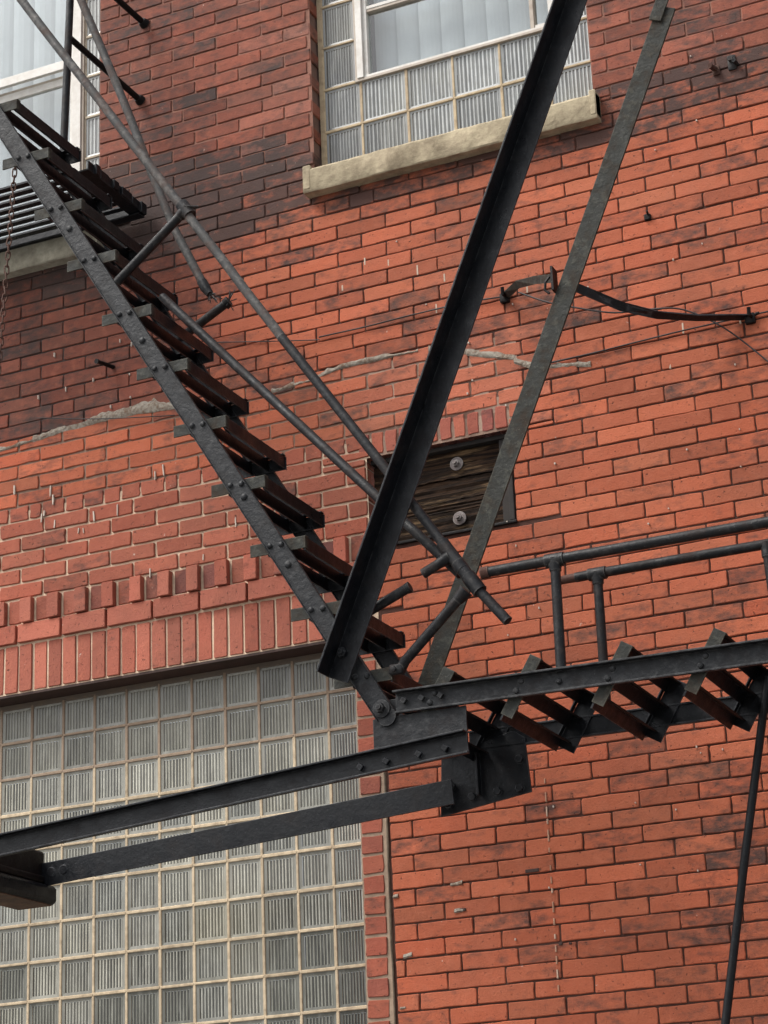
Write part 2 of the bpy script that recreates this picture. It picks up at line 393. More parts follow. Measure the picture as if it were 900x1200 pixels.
# mortar sheet with the openings left out
mm = MB()
def mcol(x, z):
    if x < SP and 3.9 < z < 5.0:
        t = ss(4.72, 4.60, z); return lerp((.20, .125, .09), (.62, .47, .34), t)
    if x < .4 and 4.55 < z < 4.98: return lerp((.09, .04, .026), (.36, .25, .19), random.random()*ss(-.9, -.1, x))
    if x < SP+.01 and z < 3.95: return (.30, .22, .16)
    c = lerp((.058, .022, .014), (.22, .105, .075), ss(5.85, 6.0, z))
    return lerp(c, (.045, .03, .026), ss(-.6, -1.1, x)*(1-ss(5.85, 6.1, z)))  # left mortar darkened likewise, dirt and shade in one colour
xs = sorted(set([round(XL+.06*i, 4) for i in range(int((XR-XL)/.06)+1)]+[WIN[0], WIN[1], WINL[1], BRD[0], BRD[1], JAMBX, SP]))
zs = sorted(set([round(.0+.06*i, 4) for i in range(int(ZT/.06)+1)]+[WIN[2], BRD[2], BRD[3], LZ, 4.31, 5.0]))
for xa, xb in zip(xs, xs[1:]):
    for za, zb in zip(zs, zs[1:]):
        cx, cz = (xa+xb)/2, (za+zb)/2
        if any(h[0] < cx < h[1] and h[2] < cz < h[3] for h in (WIN, WINL, BRD, LOW)): continue
        light = (cx < SP and 3.9 < cz < 4.68) or (cx < SP+.01 and cz < 3.95) or (-.6 < cx < .4 and 4.55 < cz < 4.98)
        y = .0054-.0010*ss(5.86, 5.98, cz) if not light else .0042
        mm.add([(xa, y, za), (xb, y, za), (xb, y, zb), (xa, y, zb)], [(0, 1, 2, 3)], 0, mcol(cx, cz))
for h, c in ((WIN, (.16, .09, .07)), (BRD, (.45, .34, .27)), (WINL, (.2, .1, .08))):
    for xx, sg in ((h[0], 1), (h[1], -1)):
        zt = min(h[3], ZT); xo = xx-sg*.011
        mm.add([(xo, .0045, h[2]), (xo, .14, h[2]), (xo, .14, zt), (xo, .0045, zt)], [(0, 1, 2, 3)], 0, c)
for (x, z) in [(-.1, 5.39), (.02, 5.33), (.13, 5.27), (-.2, 5.42), (.20, 5.21), (.09, 5.15), (.10, 5.09), (-.30, 5.33), (.46, 5.15), (.93, 4.97), (1.04, 4.85), (1.25, 4.83), (.98, 4.72), (.25, 5.26)]:
    hh = random.uniform(.010, .022); mm.cbox(x-.0033, x+.0033, -.001, .007, z-hh, z+hh, .001, 0, (.46, .37, .29))
for k in range(16):
    z = 3.27-k*.047+random.uniform(-.01, .01); hh = random.uniform(.008, .02)
    mm.cbox(.4, .405, -.0045, .007, z-hh, z+hh, .001, 0, random.choice([(.42, .25, .17), (.36, .2, .13), (.5, .36, .27)]))
mm.build('mortar', [MO], building)

# cement smear along the old crack, with ragged edges
def smear(pts, wmin, wmax, seedv, rough=.6):
    random.seed(seedv); cm = MB(); P = []; spike = 0
    for (xa, za), (xb, zb) in zip(pts, pts[1:]):
        n = max(2, int(abs(xb-xa)/.014))
        for i in range(n): P.append((xa+(xb-xa)*i/n, za+(zb-za)*i/n))
    up = .0; vs = []; rows = []
    wu = wmin; wd = wmin
    for x, z in P:
        wu = min(max(wu+random.uniform(-.0055, .0055), wmin*.35), wmax*.9); wd = min(max(wd+random.uniform(-.002, .002), wmin*.5), wmin*1.2)
        spike = random.uniform(.3, 1)*wu*.9 if random.random() < .16 else spike*.45
        r = [(x, .001, z+wu+spike+random.uniform(-1, 1)*rough*.003), (x, -.0018-random.uniform(0, .0035), z+wu*.45), (x, -.002-random.uniform(0, .0045), z-wd*.4), (x, .001, z-wd)]
        rows.append(r)
    for r in rows: vs += r
    fs = [(4*i+k, 4*i+k+1, 4*i+k+5, 4*i+k+4) for i in range(len(rows)-1) for k in range(3)]
    cm.add(vs, fs); return cm
s1 = smear([(-2.9, 4.95), (-1.881, 4.970), (-1.72, 4.982), (-1.55, 5.005)], .008, .018, 3).build('cement_smear', [PUTTY], building, smooth=50)
smear([(-1.72, 4.988), (-1.60, 5.003), (-1.389, 5.012), (-1.22, 5.008), (-1.02, 4.992)], .016, .052, 11).build('cement_smear', [PUTTY], building, smooth=50)
smear([(-.62, 4.962), (-.45, 4.972), (-.317, 4.998), (-.15, 5.002), (.02, 4.992)], .010, .016, 5).build('cement_smear', [PUTTY], building, smooth=50)
smear([(.05, 4.990), (.16, 4.958), (.247, 4.925), (.34, 4.893), (.41, 4.868)], .014, .022, 8).build('cement_smear', [PUTTY], building, smooth=50)
smear([(.39, 4.868), (.46, 4.835), (.54, 4.815), (.61, 4.806), (.70, 4.785)], .015, .026, 9).build('cement_smear', [PUTTY], building, smooth=50)
random.seed(21)
# white drips on the left part of the wall and bare specks elsewhere
dm = MB()
def drip(x, z, h, w_=.0035, lean=0.):
    n = 5; L1 = [(x-w_*random.uniform(.6, 1)+lean*i/n, -.0075, z-h*i/n) for i in range(n+1)]; L2 = [(x+w_*random.uniform(.6, 1)+lean*i/n, -.0075, z-h*i/n) for i in range(n+1)]
    L1[-1] = (x+lean-w_*.4, -.0075, z-h); L2[-1] = (x+lean+w_*.4, -.0075, z-h)
    B1 = [(p[0], .004, p[2]) for p in L1]; B2 = [(p[0], .004, p[2]) for p in L2]
    vs = L1+L2+B1+B2; m_ = n+1; fs = []
    for i in range(n): fs += [(i, i+1, m_+i+1, m_+i), (i, 2*m_+i, 2*m_+i+1, i+1), (m_+i, m_+i+1, 3*m_+i+1, 3*m_+i)]
    dm.add(vs, fs)
for _ in range(15): drip(random.uniform(-1.85, -.75), random.uniform(4.32, 4.80), random.uniform(.015, .05), random.uniform(.0018, .0038), random.uniform(-.004, .004))
for _ in range(10): drip(random.uniform(-1.7, -1.2), random.uniform(5.05, 5.4), random.uniform(.008, .022), .0025)
for _ in range(46):
    x, z = random.uniform(-.1, 1.5), random.uniform(2.5, 6.2)
    if WIN[2]-.15 < z and x < .85: continue
    drip(x, z, random.uniform(.004, .008), random.uniform(.0015, .003))
dm.build('white_drip', [DRIP], building)['kind'] = 'stuff'
# dark boxes painted in for shaded holes, and crumbs, in the lower right brickwork
hm = MB()
for (x, z, w_, h_) in ((.335, 2.977, .05, .012), (.42, 2.72, .012, .009), (.455, 2.718, .010, .006), (.065, 2.872, .035, .010)): hm.cbox(x-w_/2, x+w_/2, -.0035, .006, z-h_/2, z+h_/2, .001)
hm.build('hole_shade', [LINT], building)['kind'] = 'stuff'
for pts, a_, b_, sd2 in (([(.03, 2.963), (.09, 2.963)], .006, .012, 61), ([(.04, 2.868), (.09, 2.872)], .006, .014, 62), ([(-.16, 2.735), (-.11, 2.742)], .010, .026, 63), ([(-.19, 2.945), (-.15, 2.95)], .006, .016, 64), ([(-.18, 2.560), (-.14, 2.565)], .006, .02, 65), ([(.48, 4.055), (.56, 4.062)], .008, .016, 66)):
    smear(pts, a_, b_, sd2).build('cement_smear', [PUTTY], building, smooth=50)

# stone sills
def sill(mb2, x0, x1, z0, z1, y0, y1, lug):
    n = 26; random.seed(int(x1*100)+5)
    for i in range(n):
        a = x0+(x1-x0)*i/n; b2 = x0+(x1-x0)*(i+1)/n
    rows = []
    for i in range(n+1):
        x = x0+(x1-x0)*i/n; j_ = lambda s_=.0016: random.uniform(-s_, s_)
        rows.append([(x, y1, z0), (x, y0+.004+j_(), z0+j_()), (x, y0+j_(), z0+.006+j_()), (x, y0+j_(), z1-.010+j_()), (x, y0+.008+j_(), z1+j_()), (x, y1, z1+.012)])
    vs = [p for r in rows for p in r]; fs = [(6*i+k, 6*i+k+1, 6*i+k+7, 6*i+k+6) for i in range(n) for k in range(5)]
    fs += [tuple(range(6)), tuple(range(6*n+5, 6*n-1, -1))]; mb2.add(vs, fs)
    if lug:
        for xa, xb in ((x0, x0+.034), (x1-.026, x1)): mb2.cbox(xa, xb, y0-.003, -.003, z0+.012, z1+.014, .004)
m_ = MB(); sill(m_, -.432, .802, 5.754, 5.860, -.052, .13, True); m_.build('window_sill', [STONE], building, smooth=35)
m_ = MB(); sill(m_, -2.9, -1.385, 5.745, 5.858, -.055, .13, False); m_.build('window_sill', [SILLP], building, smooth=35)

# steel lintel over the big glass block opening, joint filler beside the pier
m_ = MB(); m_.box(XL, SP, .003, .125, LZ-.010, LZ-.0005); m_.build('lintel', [LINT], building)
m_ = MB(); random.seed(4)
m_.box(SP-.012, SP+.012, .006, .03, .0, 3.94)
m_.build('joint_gap', [LINT], building)
m_ = MB(); m_.tube([(SP+.001+random.uniform(-.002, .002), .002, 3.6-.06*i) for i in range(56)], [.0055*random.uniform(.6, 1.1) for _ in range(56)], 8); m_.build('joint_sealant', [mat_plain('old_sealant', (.15, .115, .08), (.05, .03, .02), .9, .9, 40)], building, smooth=60)

# glass blocks
def glass_blocks(cells, yb, grout, shade, seedv, nr, rimw):
    """cells: (x0,x1,z0,z1) of each block module; a ribbed pressed pane in a smooth rim, set in a mortar grid"""
    random.seed(seedv); G = MB(); B = MB()
    for (x0, x1, z0, z1) in cells:
        t = .0058; gx = (x0+x1)/2; gz = (z0+z1)/2
        gc = grout(gx, gz)
        # mortar: four bars round the block, 3 mm proud of the glass, each brick-joint irregular
        j_ = lambda: random.uniform(-.0012, .0012)
        G.cbox(x0-t+j_(), x0+t+j_(), yb-.004, yb+.03, z0, z1, .002, 0, gc)
        G.cbox(x0, x1, yb-.0055, yb+.03, z0-t+j_(), z0+t+j_(), .002, 0, gc)
        base, con = shade(gx, gz); k = max(.6, random.gauss(1, .13))
        xa, xb, za, zb = x0+t-.001, x1-t+.001, z0+t-.001, z1-t+.001
        r = rimw; rim = tuple(v*.86*k for v in base)
        # smooth rim sloping in to the ribbed field
        o4 = [(xa, yb, za), (xb, yb, za), (xb, yb, zb), (xa, yb, zb)]
        i4 = [(xa+r, yb+.0015, za+r), (xb-r, yb+.0015, za+r), (xb-r, yb+.0015, zb-r), (xa+r, yb+.0015, zb-r)]
        B.add(o4+i4, [(i, (i+1) % 4, 4+(i+1) % 4, 4+i) for i in range(4)], 0, rim)
        n = nr; wf = (xb-xa-2*r); p = wf/n
        bright = tuple(min(.8, v*(1+.75*con)*k) for v in base); dark = tuple(v*(1-.86*con)*k for v in base)
        for q in range(n):
            xx = xa+r+q*p; hi = random.uniform(.85, 1.12); split = random.uniform(.36, .56)
            bc = tuple(v*hi for v in bright); dk = random.uniform(.6, 1.3); dc = tuple(v*dk for v in dark)
            # groove (opaque: the dark room behind is put into its colour), then a raised rounded rib
            B.add([(xx, yb+.0045, za+r), (xx+p*split, yb+.0045, za+r), (xx+p*split, yb+.0045, zb-r), (xx, yb+.0045, zb-r)], [(0, 1, 2, 3)], 0, dc)
            seg = 5; vs = []
            for z_ in (za+r, zb-r):
                for i in range(seg+1):
                    a = math.pi*i/seg; vs.append((xx+p*(split+(1-split)*(.5-.5*math.cos(a))), yb+.0045-.0034*math.sin(a), z_))
            B.add(vs, [(i, i+1, seg+2+i, seg+1+i) for i in range(seg)]+[tuple(range(seg+1)), tuple(range(seg+1, 2*seg+2))], 0, bc)
    return G, B
MX = .1447; MZ = .1452; YG = .107
lowcells = []
for i in range(-12, 5):
    for k in range(-19, 6):
        x0 = -1.0491+MX*i; z0 = 3.026+MZ*k; x1 = min(x0+MX, JAMBX-.02 if i < 4 else -.36); z1 = z0+MZ
        if i == 4: x1 = -.338
        if z1 > LZ+.03 or x0 > -.4: continue
        lowcells.append((x0, x1, z0, z1))
# right-hand column runs in behind the pier
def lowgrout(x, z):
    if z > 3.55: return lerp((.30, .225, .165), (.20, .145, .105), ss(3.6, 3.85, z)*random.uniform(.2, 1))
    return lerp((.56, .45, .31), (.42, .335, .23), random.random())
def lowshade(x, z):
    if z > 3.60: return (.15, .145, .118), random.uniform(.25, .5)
    if z < 2.95 and random.random() < .5*ss(2.95, 2.6, z)+.1: return (.12, .12, .10), random.uniform(.6, .95)  # some low blocks darker: dark reflections put into their colour
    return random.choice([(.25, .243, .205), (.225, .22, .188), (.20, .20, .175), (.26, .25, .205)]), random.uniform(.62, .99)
lw = MB()
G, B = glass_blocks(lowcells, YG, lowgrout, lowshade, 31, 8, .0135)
lowwin = G.build('glass_block_window', [GROUT], building); lowwin['label'] = 'large glass block wall under the soldier brick course, cream mortar grid'
B.build('glass_block', [BLOCK], lowwin)
for_head = MB(); for_head.box(XL, JAMBX+.02, YG-.003, YG+.05, 3.888, LZ-.011, 0, (.13, .105, .085)); for_head.build('mortar_head', [GROUT], lowwin)

# upper window: glass blocks round a white framed sash with vertical blinds
YU = .084
UC = []
for i in range(6):
    for k in range(2):
        x0 = -.424+.2015*i; x1 = x0+.2015
        if i == 0: x0 = -.391
        if i == 5: x1 = WIN[1]-.006
        UC.append((x0, x1, 5.885+.195*k, 5.885+.195*(k+1)))
for k in range(6): UC.append((-.391, -.243, 6.275+.197*k, 6.275+.197*(k+1)))
for k in range(6): UC.append((.625, WIN[1]-.006, 6.275+.197*k, 6.275+.197*(k+1)))
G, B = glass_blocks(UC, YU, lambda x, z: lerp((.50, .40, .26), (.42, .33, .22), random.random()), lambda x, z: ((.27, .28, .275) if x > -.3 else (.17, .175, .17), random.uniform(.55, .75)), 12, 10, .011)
G.box(WIN[0]-.002, -.391, YU-.006, YU+.03, 5.87, 7.7, 0, (.45, .36, .24))
G.box(WIN[1]-.008, WIN[1]+.02, YU-.006, YU+.03, 5.87, 7.7, 0, (.45, .36, .24))
uw = G.build('upper_window', [GROUT], building); uw['label'] = 'upper window with a white sash set in ribbed glass blocks above the long stone sill'
B.build('glass_block', [BLOCK], uw)
fr = MB(); yf = YU-.014
fr.box(-.243, -.231, yf+.004, yf+.05, 6.275, 7.7, 1); fr.box(-.231, -.203, yf-.004, yf+.05, 6.281, 7.7); fr.box(-.203, -.186, yf+.010, yf+.05, 6.281, 7.7)
fr.box(-.243, .625, yf+.001, yf+.05, 6.2685, 6.2805, 1); fr.box(-.2305, .612, yf+.006, yf+.05, 6.281, 6.292)
fr.box(-.186, .52, yf+.014, yf+.05, 6.588, 6.600, 1); fr.box(-.186, .52, yf+.012, yf+.05, 6.6005, 6.615)
fr.box(.520, .536, yf+.008, yf+.05, 6.2925, 7.7, 1); fr.box(.600, .6245, yf-.002, yf+.05, 6.2925, 7.7)
fr.box(.5365, .5995, yf+.012, yf+.05, 6.2925, 6.306)
fr.build('frame', [WHITE, TRIM], uw, bev=.0015)
pn = MB(); pn.box(-.188, .522, yf+.030, yf+.034, 6.288, 7.7); pn.box(.534, .602, yf+.030, yf+.034, 6.3, 7.7); pn.build('pane', [GL], uw)
bl = MB(); x = -.2; random.seed(8)
while x < .62:
    w2 = .104; a = math.radians(random.uniform(4, 8)); z_ = 6.25
    m4 = Matrix.Translation((x+w2/2, yf+.13, 0)) @ Matrix.Rotation(a, 4, 'Z')
    for s_ in range(6):
        u0 = -w2/2+w2*s_/6; u1 = u0+w2/6; c_ = lambda u: -.010*(1-(2*u/w2)**2)
        bl.add([m4 @ Vector(p) for p in ((u0, c_(u0), z_), (u1, c_(u1), z_), (u1, c_(u1), 7.7), (u0, c_(u0), 7.7))], [(0, 1, 2, 3)])
    x += .099
bl.build('blind', [BLIND], uw, smooth=60)
rm = MB(); rm.box(-.25, .63, yf+.16, yf+.165, 6.2, 7.7); rm.build('window_backing', [ROOM], uw)

# upper window at the left: double hung white sashes, a strip of small glass blocks beside them
LC = [(-1.533, WINL[1]-.002, 5.87+.2*k, 5.87+.2*(k+1)) for k in range(9)]
G, B = glass_blocks(LC, .083, lambda x, z: (.46, .40, .31), lambda x, z: ((.36, .375, .37), random.uniform(.3, .55)), 5, 5, .010)
G.box(WINL[1]-.012, WINL[1]+.02, .077, .12, 5.87, 7.7, 0, (.45, .38, .28))
ul = G.build('sash_window', [GROUT], building); ul['label'] = 'white double hung sash window above the landing at the left edge'
B.build('glass_block', [BLOCK], ul)
fr = MB()
fr.box(-1.590, -1.546, .062, .14, 5.875, 7.7); fr.box(-1.546, -1.535, .070, .14, 5.875, 7.7, 1); fr.box(-1.607, -1.590, .080, .14, 5.875, 7.7)
fr.box(-2.9, -1.6075, .086, .105, 6.752, 6.795); fr.box(-2.9, -1.6075, .13, .15, 6.735, 6.75, 1)
fr.box(-1.64, -1.6075, .125, .15, 5.875, 6.735); fr.box(-2.9, -1.6405, .125, .15, 5.875, 5.93); fr.box(-2.9, -1.6405, .127, .15, 6.70, 6.735)
fr.build('frame', [WHITE, TRIM], ul, bev=.002)
pn = MB(); pn.box(-2.9, -1.6, .096, .100, 6.79, 7.7); pn.box(-2.9, -1.635, .137, .141, 5.92, 6.705); pn.build('pane', [GL], ul)
bl = MB(); x = -2.9
while x < -1.6:
    m4 = Matrix.Translation((x+.06, .22, 0)) @ Matrix.Rotation(math.radians(5), 4, 'Z')
    for s_ in range(4):
        u0 = -.06+.03*s_; u1 = u0+.03; c_ = lambda u: -.012*(1-(u/.06)**2)
        bl.add([m4 @ Vector(p) for p in ((u0, c_(u0), 5.86), (u1, c_(u1), 5.86), (u1, c_(u1), 7.7), (u0, c_(u0), 7.7))], [(0, 1, 2, 3)])
    x += .112
bl.build('blind', [BLIND], ul, smooth=60)
rm = MB(); rm.box(-2.9, -1.54, .26, .265, 5.8, 7.7); rm.build('window_backing', [ROOM], ul)

# boarded opening
bo = MB(); X0, X1, Z0, Z1 = BRD
bo.box(X0+.004, X1-.002, .030, .09, Z1-.020, Z1-.002); bo.box(X1-.022, X1-.002, -.004, .09, Z0+.012, Z1-.0205); bo.box(X1-.062, X1-.0225, .035, .09, Z0+.02, Z1-.021)
bo.box(X0+.1, X1+.004, -.006, .09, Z0, Z0+.0115, 1); bo.box(X0+.002, X0+.0995, .010, .09, Z0-.012, Z0+.012, 1)
bd = bo.build('boarded_opening', [mat_plain('black_wood', (.018, .015, .014), (.04, .03, .024), .5, .8, 30), TRIM if False else IBR], building, bev=.003)
bd['label'] = 'small boarded up opening of dark weathered planks with two bolts'
for k, (za, zb, yy) in enumerate(((4.478, 4.582, .056), (4.395, 4.474, .062), (4.352, 4.391, .059), (4.252, 4.348, .056))):
    random.seed(50+k); p_ = MB(); n = 30; rows = []
    for i in range(n+1):
        x = X0+.003+(X1-.025-X0)*i/n; e1, e2 = random.uniform(-.002, .002), random.uniform(-.002, .002)
        r_ = [(x, yy+.05, za+e1), (x, yy+random.uniform(0, .003), za+e1)]
        m2 = 6
        for q in range(1, m2): r_.append((x, yy+random.uniform(-.001, .001)+[0, .004, .001, .005, .0, .003][q], za+(zb-za)*q/m2+e1*.5))
        r_ += [(x, yy+random.uniform(0, .003), zb+e2), (x, yy+.05, zb+e2)]
        rows.append(r_)
    c_ = len(rows[0]); p_.add([p for r_ in rows for p in r_], [(c_*i+q, c_*i+q+1, c_*(i+1)+q+1, c_*(i+1)+q) for i in range(n) for q in range(c_-1)])
    p_.build('plank', [WD], bd)
for z in (4.530, 4.315):
    b_ = MB(); b_.bolt((.117, .056, z), (0, -1, 0), .026, .006, 20); b_.bolt((.117, .050, z), (0, -1, 0), .014, .012, 6); b_.bolt((.117, .039, z), (0, -1, 0), .0075, .012, 10)
    b_.build('bolt', [IBOL], bd, smooth=40)

# ------------------------------------------------------------------ fixed stair of the fire escape
YO, YI = -.92, -.46
A0 = Vector((-1.278, 0, 5.968-.055)); A1 = Vector((.2138, 0, 3.359))
sd_ = (Vector((.259, 0, 3.374))-Vector((-1.278, 0, 5.968))).normalized()       # down the stair
stair = thing('fixed_stair', 'black iron fire escape stair descending to the right in front of the wall', 'stair', (.2, -.69, 3.36))
def stringer(y, mat, top):
    m_ = MB(); F = frame((.2138, y, 3.359), sd_)
    a, b_ = -top, .055; hw = .0335
    m_.box(a, b_-.03, -.003, .005, -hw, hw, mat=F)
    # rounded foot round the pivot bolt
    vs = []
    for yy in (-.003, .005):
        for i in range(9):
            t = -math.pi/2+math.pi*i/8; vs.append(F @ Vector((b_-.03+.036*math.cos(t), yy, hw*math.sin(t))))
    m_.add(vs, [tuple(range(9)), tuple(range(17, 8, -1))]+[(i, i+1, i+10, i+9) for i in range(8)])
    # raised lips along both edges
    for s_ in (-1, 1): m_.cbox(a, b_-.03, -.013, -.003, s_*hw-.003 if s_ > 0 else -hw, hw if s_ > 0 else -hw+.003, .001, mat=F)
    return m_
st_o = stringer(YO, IG, 3.3); 
tr = [(-1.3102, 5.9347), (-1.1648, 5.6874), (-1.0186, 5.435), (-.8737, 5.1904), (-.7249, 4.9403), (-.5814, 4.699), (-.4346, 4.4534), (-.2901, 4.2068), (-.1462, 3.9655), (-.0018, 3.7204), (.1456, 3.4721)]
for x, z in tr:
    for dx in (-.021, .021): st_o.bolt((x+dx, YO-.003, z+.002-dx*.05), (0, -1, 0), .0105, .008, 8, dome=True)
for t in (.30, .62, .93, 1.7, 2.3):
    p = Vector((.2138, YO-.003, 3.359))-sd_*t; st_o.bolt(p, (0, -1, 0), .013, .007, 8, dome=True)
st_o.build('stringer', [IG], stair, smooth=40, bev=.0008)['label'] = 'outer stringer with riveted tread ends'
stringer(YI, IB, 2.99).build('stringer', [IB], stair, smooth=40)
pv = MB(); pv.bolt((.2138, YO-.003, 3.359), (0, -1, 0), .029, .007, 20); pv.bolt((.2138, YO-.010, 3.359), (0, -1, 0), .0165, .016, 6); pv.bolt((.2138, YO-.026, 3.359), (0, -1, 0), .009, .009, 10)
pv.build('pivot_bolt', [IG], stair, smooth=40)
def tread_mesh(M4, y0, y1, xes=(.102, .036, -.032), leg=-.026, dep=-.030):
    """three angle bars across the stair, between two end angles; local origin at the rivets, X towards the nosing, Z up"""
    bars = MB(); br = MB()
    for xe in xes:
        bars.box(xe-.005, xe, y0+.012, y1-.006, leg, .018, 0, mat=M4)
        bars.box(xe-.048, xe-.005, y0+.012, y1-.006, .012, .018, 1, mat=M4)
    br.box(-.100, .104, y0+.006, y0+.012, -.021, .021, mat=M4); br.box(-.100, .104, y0+.012, y0+.034, .018, .0235, mat=M4); 
    br.box(.099, .104, y0+.012, y0+.030, -.0205, .0175, mat=M4)
    br2 = MB(); br2.box(-.100, .106, y1-.010, y1-.004, dep, .018, mat=M4); br2.box(-.100, .106, y1-.034, y1-.010, .0185, .023, mat=M4)
    return bars, br, br2
for i, (x, z) in enumerate(tr):
    t_ = MB(); bars, br, br2 = tread_mesh(Matrix.Translation((x, 0, z)), YO, YI)
    tp = br.build('tread', [IWG], stair, bev=.0012); bars.build('slat', [IB, IB], tp); br2.build('bracket', [IB], tp, bev=.001)
# rails
def pipe(pts, r, mat, name, par, n=14, wob=.012):
    P = []
    for a, b_ in zip(pts, pts[1:]):
        a = Vector(a); b_ = Vector(b_)
        for k in range(n): P.append(a.lerp(b_, k/n)+Vector((math.sin(len(P)*.9+r*900)*.0007, math.cos(len(P)*.53)*.0012, math.sin(len(P)*.61+1)*.0008)))
    P.append(Vector(pts[-1])); q = MB(); q.tube(P, r, 14, wob=wob); return q.build(name, [mat], par, smooth=50)
RA = [(-1.66, YO, 7.12), (-1.19, YO, 6.382), (-.484, YO, 5.297), (-.106, YO, 4.711)]
h1 = pipe(RA, .0165, IPIPE, 'handrail', stair); h1['label'] = 'upper handrail of grey pipe'
RA2 = [(-.106, YO, 4.711), (.284, YO, 4.122), (.558, YO, 3.696), (.652, YO, 3.575)]
q = MB(); q.tube([Vector(a) for a in RA2], [.0165]*4, 14); 
q.tube([(.446, YO, 3.870), (.553, YO, 3.704)], .0215, 14); q.tube([(.495, YO, 3.793), (.512, YO, 3.766)], .023, 14)
q.build('handrail', [IPD], stair, smooth=50)
PB = [Vector((-.765, YO+.01, 5.080)), Vector((-.473, YO, 5.291))]
q = MB(); q.tube(PB, .0165, 14); q.tube([PB[1]-(PB[1]-PB[0]).normalized()*.035, PB[1]+(PB[1]-PB[0]).normalized()*.012], [.019, .024], 14)
dA = (Vector(RA[2])-Vector(RA[1])).normalized(); q.tube([PB[1]-dA*.032, PB[1]+dA*.032], .0235, 14)
q.tube([PB[1]+Vector((.05, .0, -.0)), PB[1]+Vector((.015, -.02, .0))], .005, 8)
q.build('rail_post', [IPD], stair, smooth=50)
PL = [Vector((.270, YO+.02, 3.478)), Vector((.300, YO, 3.503)), Vector((.516, YO, 3.696))]
q = MB(); q.tube(PL, [.018, .0165, .0165], 14); d_ = (PL[2]-PL[1]).normalized(); q.tube([PL[2]-d_*.04, PL[2]+d_*.004], [.019, .025], 14)
q.tube([Vector((.527, YO, 3.745)), Vector((.566, YO, 3.686))], .0245, 14); q.cbox(.245, .292, YO-.012, YO+.004, 3.462, 3.496, .005); q.bolt((.264, YO-.012, 3.478), (0, -1, 0), .011, .009, 6)
q.build('rail_post', [IPD], stair, smooth=50)
# broken pieces of rail
q = MB(); q.tube([(.470, YO, 3.818), (.43, YO-.002, 3.800), (.376, YO-.004, 3.776)], [.0225, .0165, .0175], 12, wob=.05); q.build('broken_rail', [IPD], stair, smooth=50)['label'] = 'short broken pipe stub at the rail coupling'
q = MB(); q.tube([(.040, YO+.02, 3.648), (.17, YO+.02, 3.692), (.312, YO+.02, 3.747)], .0165, 12); q.tube([(.306, YO+.02, 3.745), (.320, YO+.02, 3.750)], .0185, 12, wob=.1); q.build('broken_post', [IPD], stair, smooth=50)['label'] = 'broken pipe post above the lowest treads'
RB = [(-1.44, YI, 7.22), (-1.214, YI, 6.654), (-1.06, YI, 6.255), (-.933, YI, 5.906), (-.783, YI, 5.495), (-.66, YI, 5.235)]
pipe(RB, .0165, IPIPE, 'handrail', stair, 5)['label'] = 'inner handrail broken off above the wall stub'
q = MB(); q.tube([(-.668, YI, 5.252), (-.655, YI, 5.224), (-.634, YI, 5.19)], [.018, .021, .014], 12, wob=.12)
for k in range(9): q.tube([(-.636, YI, 5.195), (-.636+random.uniform(-.03, .045), YI+random.uniform(-.03, .03), 5.175+random.uniform(-.03, .02))], .0022, 5)
q.build('broken_rail', [IPD], stair, smooth=50)
q = MB(); q.tube([(-.80, YI, 5.02), (-.560, YI, 5.139)], .0165, 12); q.tube([(-.572, YI, 5.133), (-.552, YI, 5.143)], .020, 12, wob=.15)
for k in range(12): q.tube([(-.556, YI, 5.14), (-.55+random.uniform(-.02, .045), YI+random.uniform(-.03, .03), 5.142+random.uniform(-.04, .045))], .002, 5)
q.build('broken_post', [IPD], stair, smooth=50)['label'] = 'broken post with frayed wire at its end'
RCp = [(-0.707, -.69, 5.100), (0.491, -.89, 3.764)]
pipe(RCp, .0165, IPD, 'handrail', stair)['label'] = 'lower rail pipe lying across the treads'

# ------------------------------------------------------------------ landing at the left
land = thing('fire_escape_landing', 'black slatted iron landing under the white sash window at the left edge', 'landing', (-1.9, -.4, 5.86))
q = MB(); q.box(-1.225, -1.165, -.47, -.03, 5.856, 5.862); q.box(-1.171, -1.165, -.47, -.03, 5.862, 5.895); q.box(-2.9, -1.172, -.036, -.03, 5.845, 5.90); q.box(-2.9, -1.172, -.075, -.0365, 5.845, 5.851)
random.seed(3); yy = -.04
while yy > -.46:
    l_ = random.uniform(.03, .075); q.cbox(-1.166, -1.166+random.uniform(.004, .016), yy-l_, yy, 5.85+random.uniform(-.006, .01), 5.888+random.uniform(0, .016), .003); yy -= l_+random.uniform(.006, .04)
q.build('frame', [IB], land, bev=.002)
for k in range(8):
    y0 = -.085-.052*k; q = MB(); q.box(-2.9, -1.227, y0-.030, y0, 5.8685, 5.8765); q.build('slat', [IB], land)
for xx in (-1.42, -1.9, -2.4):
    q = MB(); q.box(xx-.02, xx+.02, -.48, -.04, 5.8605, 5.8665); q.build('cross_bar', [IB], land)
q = MB(); q.tube([(-1.300, -.45, 5.87), (-1.273, -.45, 6.66), (-1.255, -.45, 7.3)], .0155, 14); q.build('rail_post', [IPD], land, smooth=50)
for a, b_ in (((-1.271, -.45, 6.496), (-1.207, .0, 6.421)), ((-1.262, -.45, 6.87), (-1.186, .0, 6.79))):
    q = MB(); a = Vector(a); b_ = Vector(b_); q.tube([a, b_], .0135, 12); q.tube([b_+(a-b_)*.05, b_], [.017, .024], 12); q.build('wall_tie', [IBR], land, smooth=50)
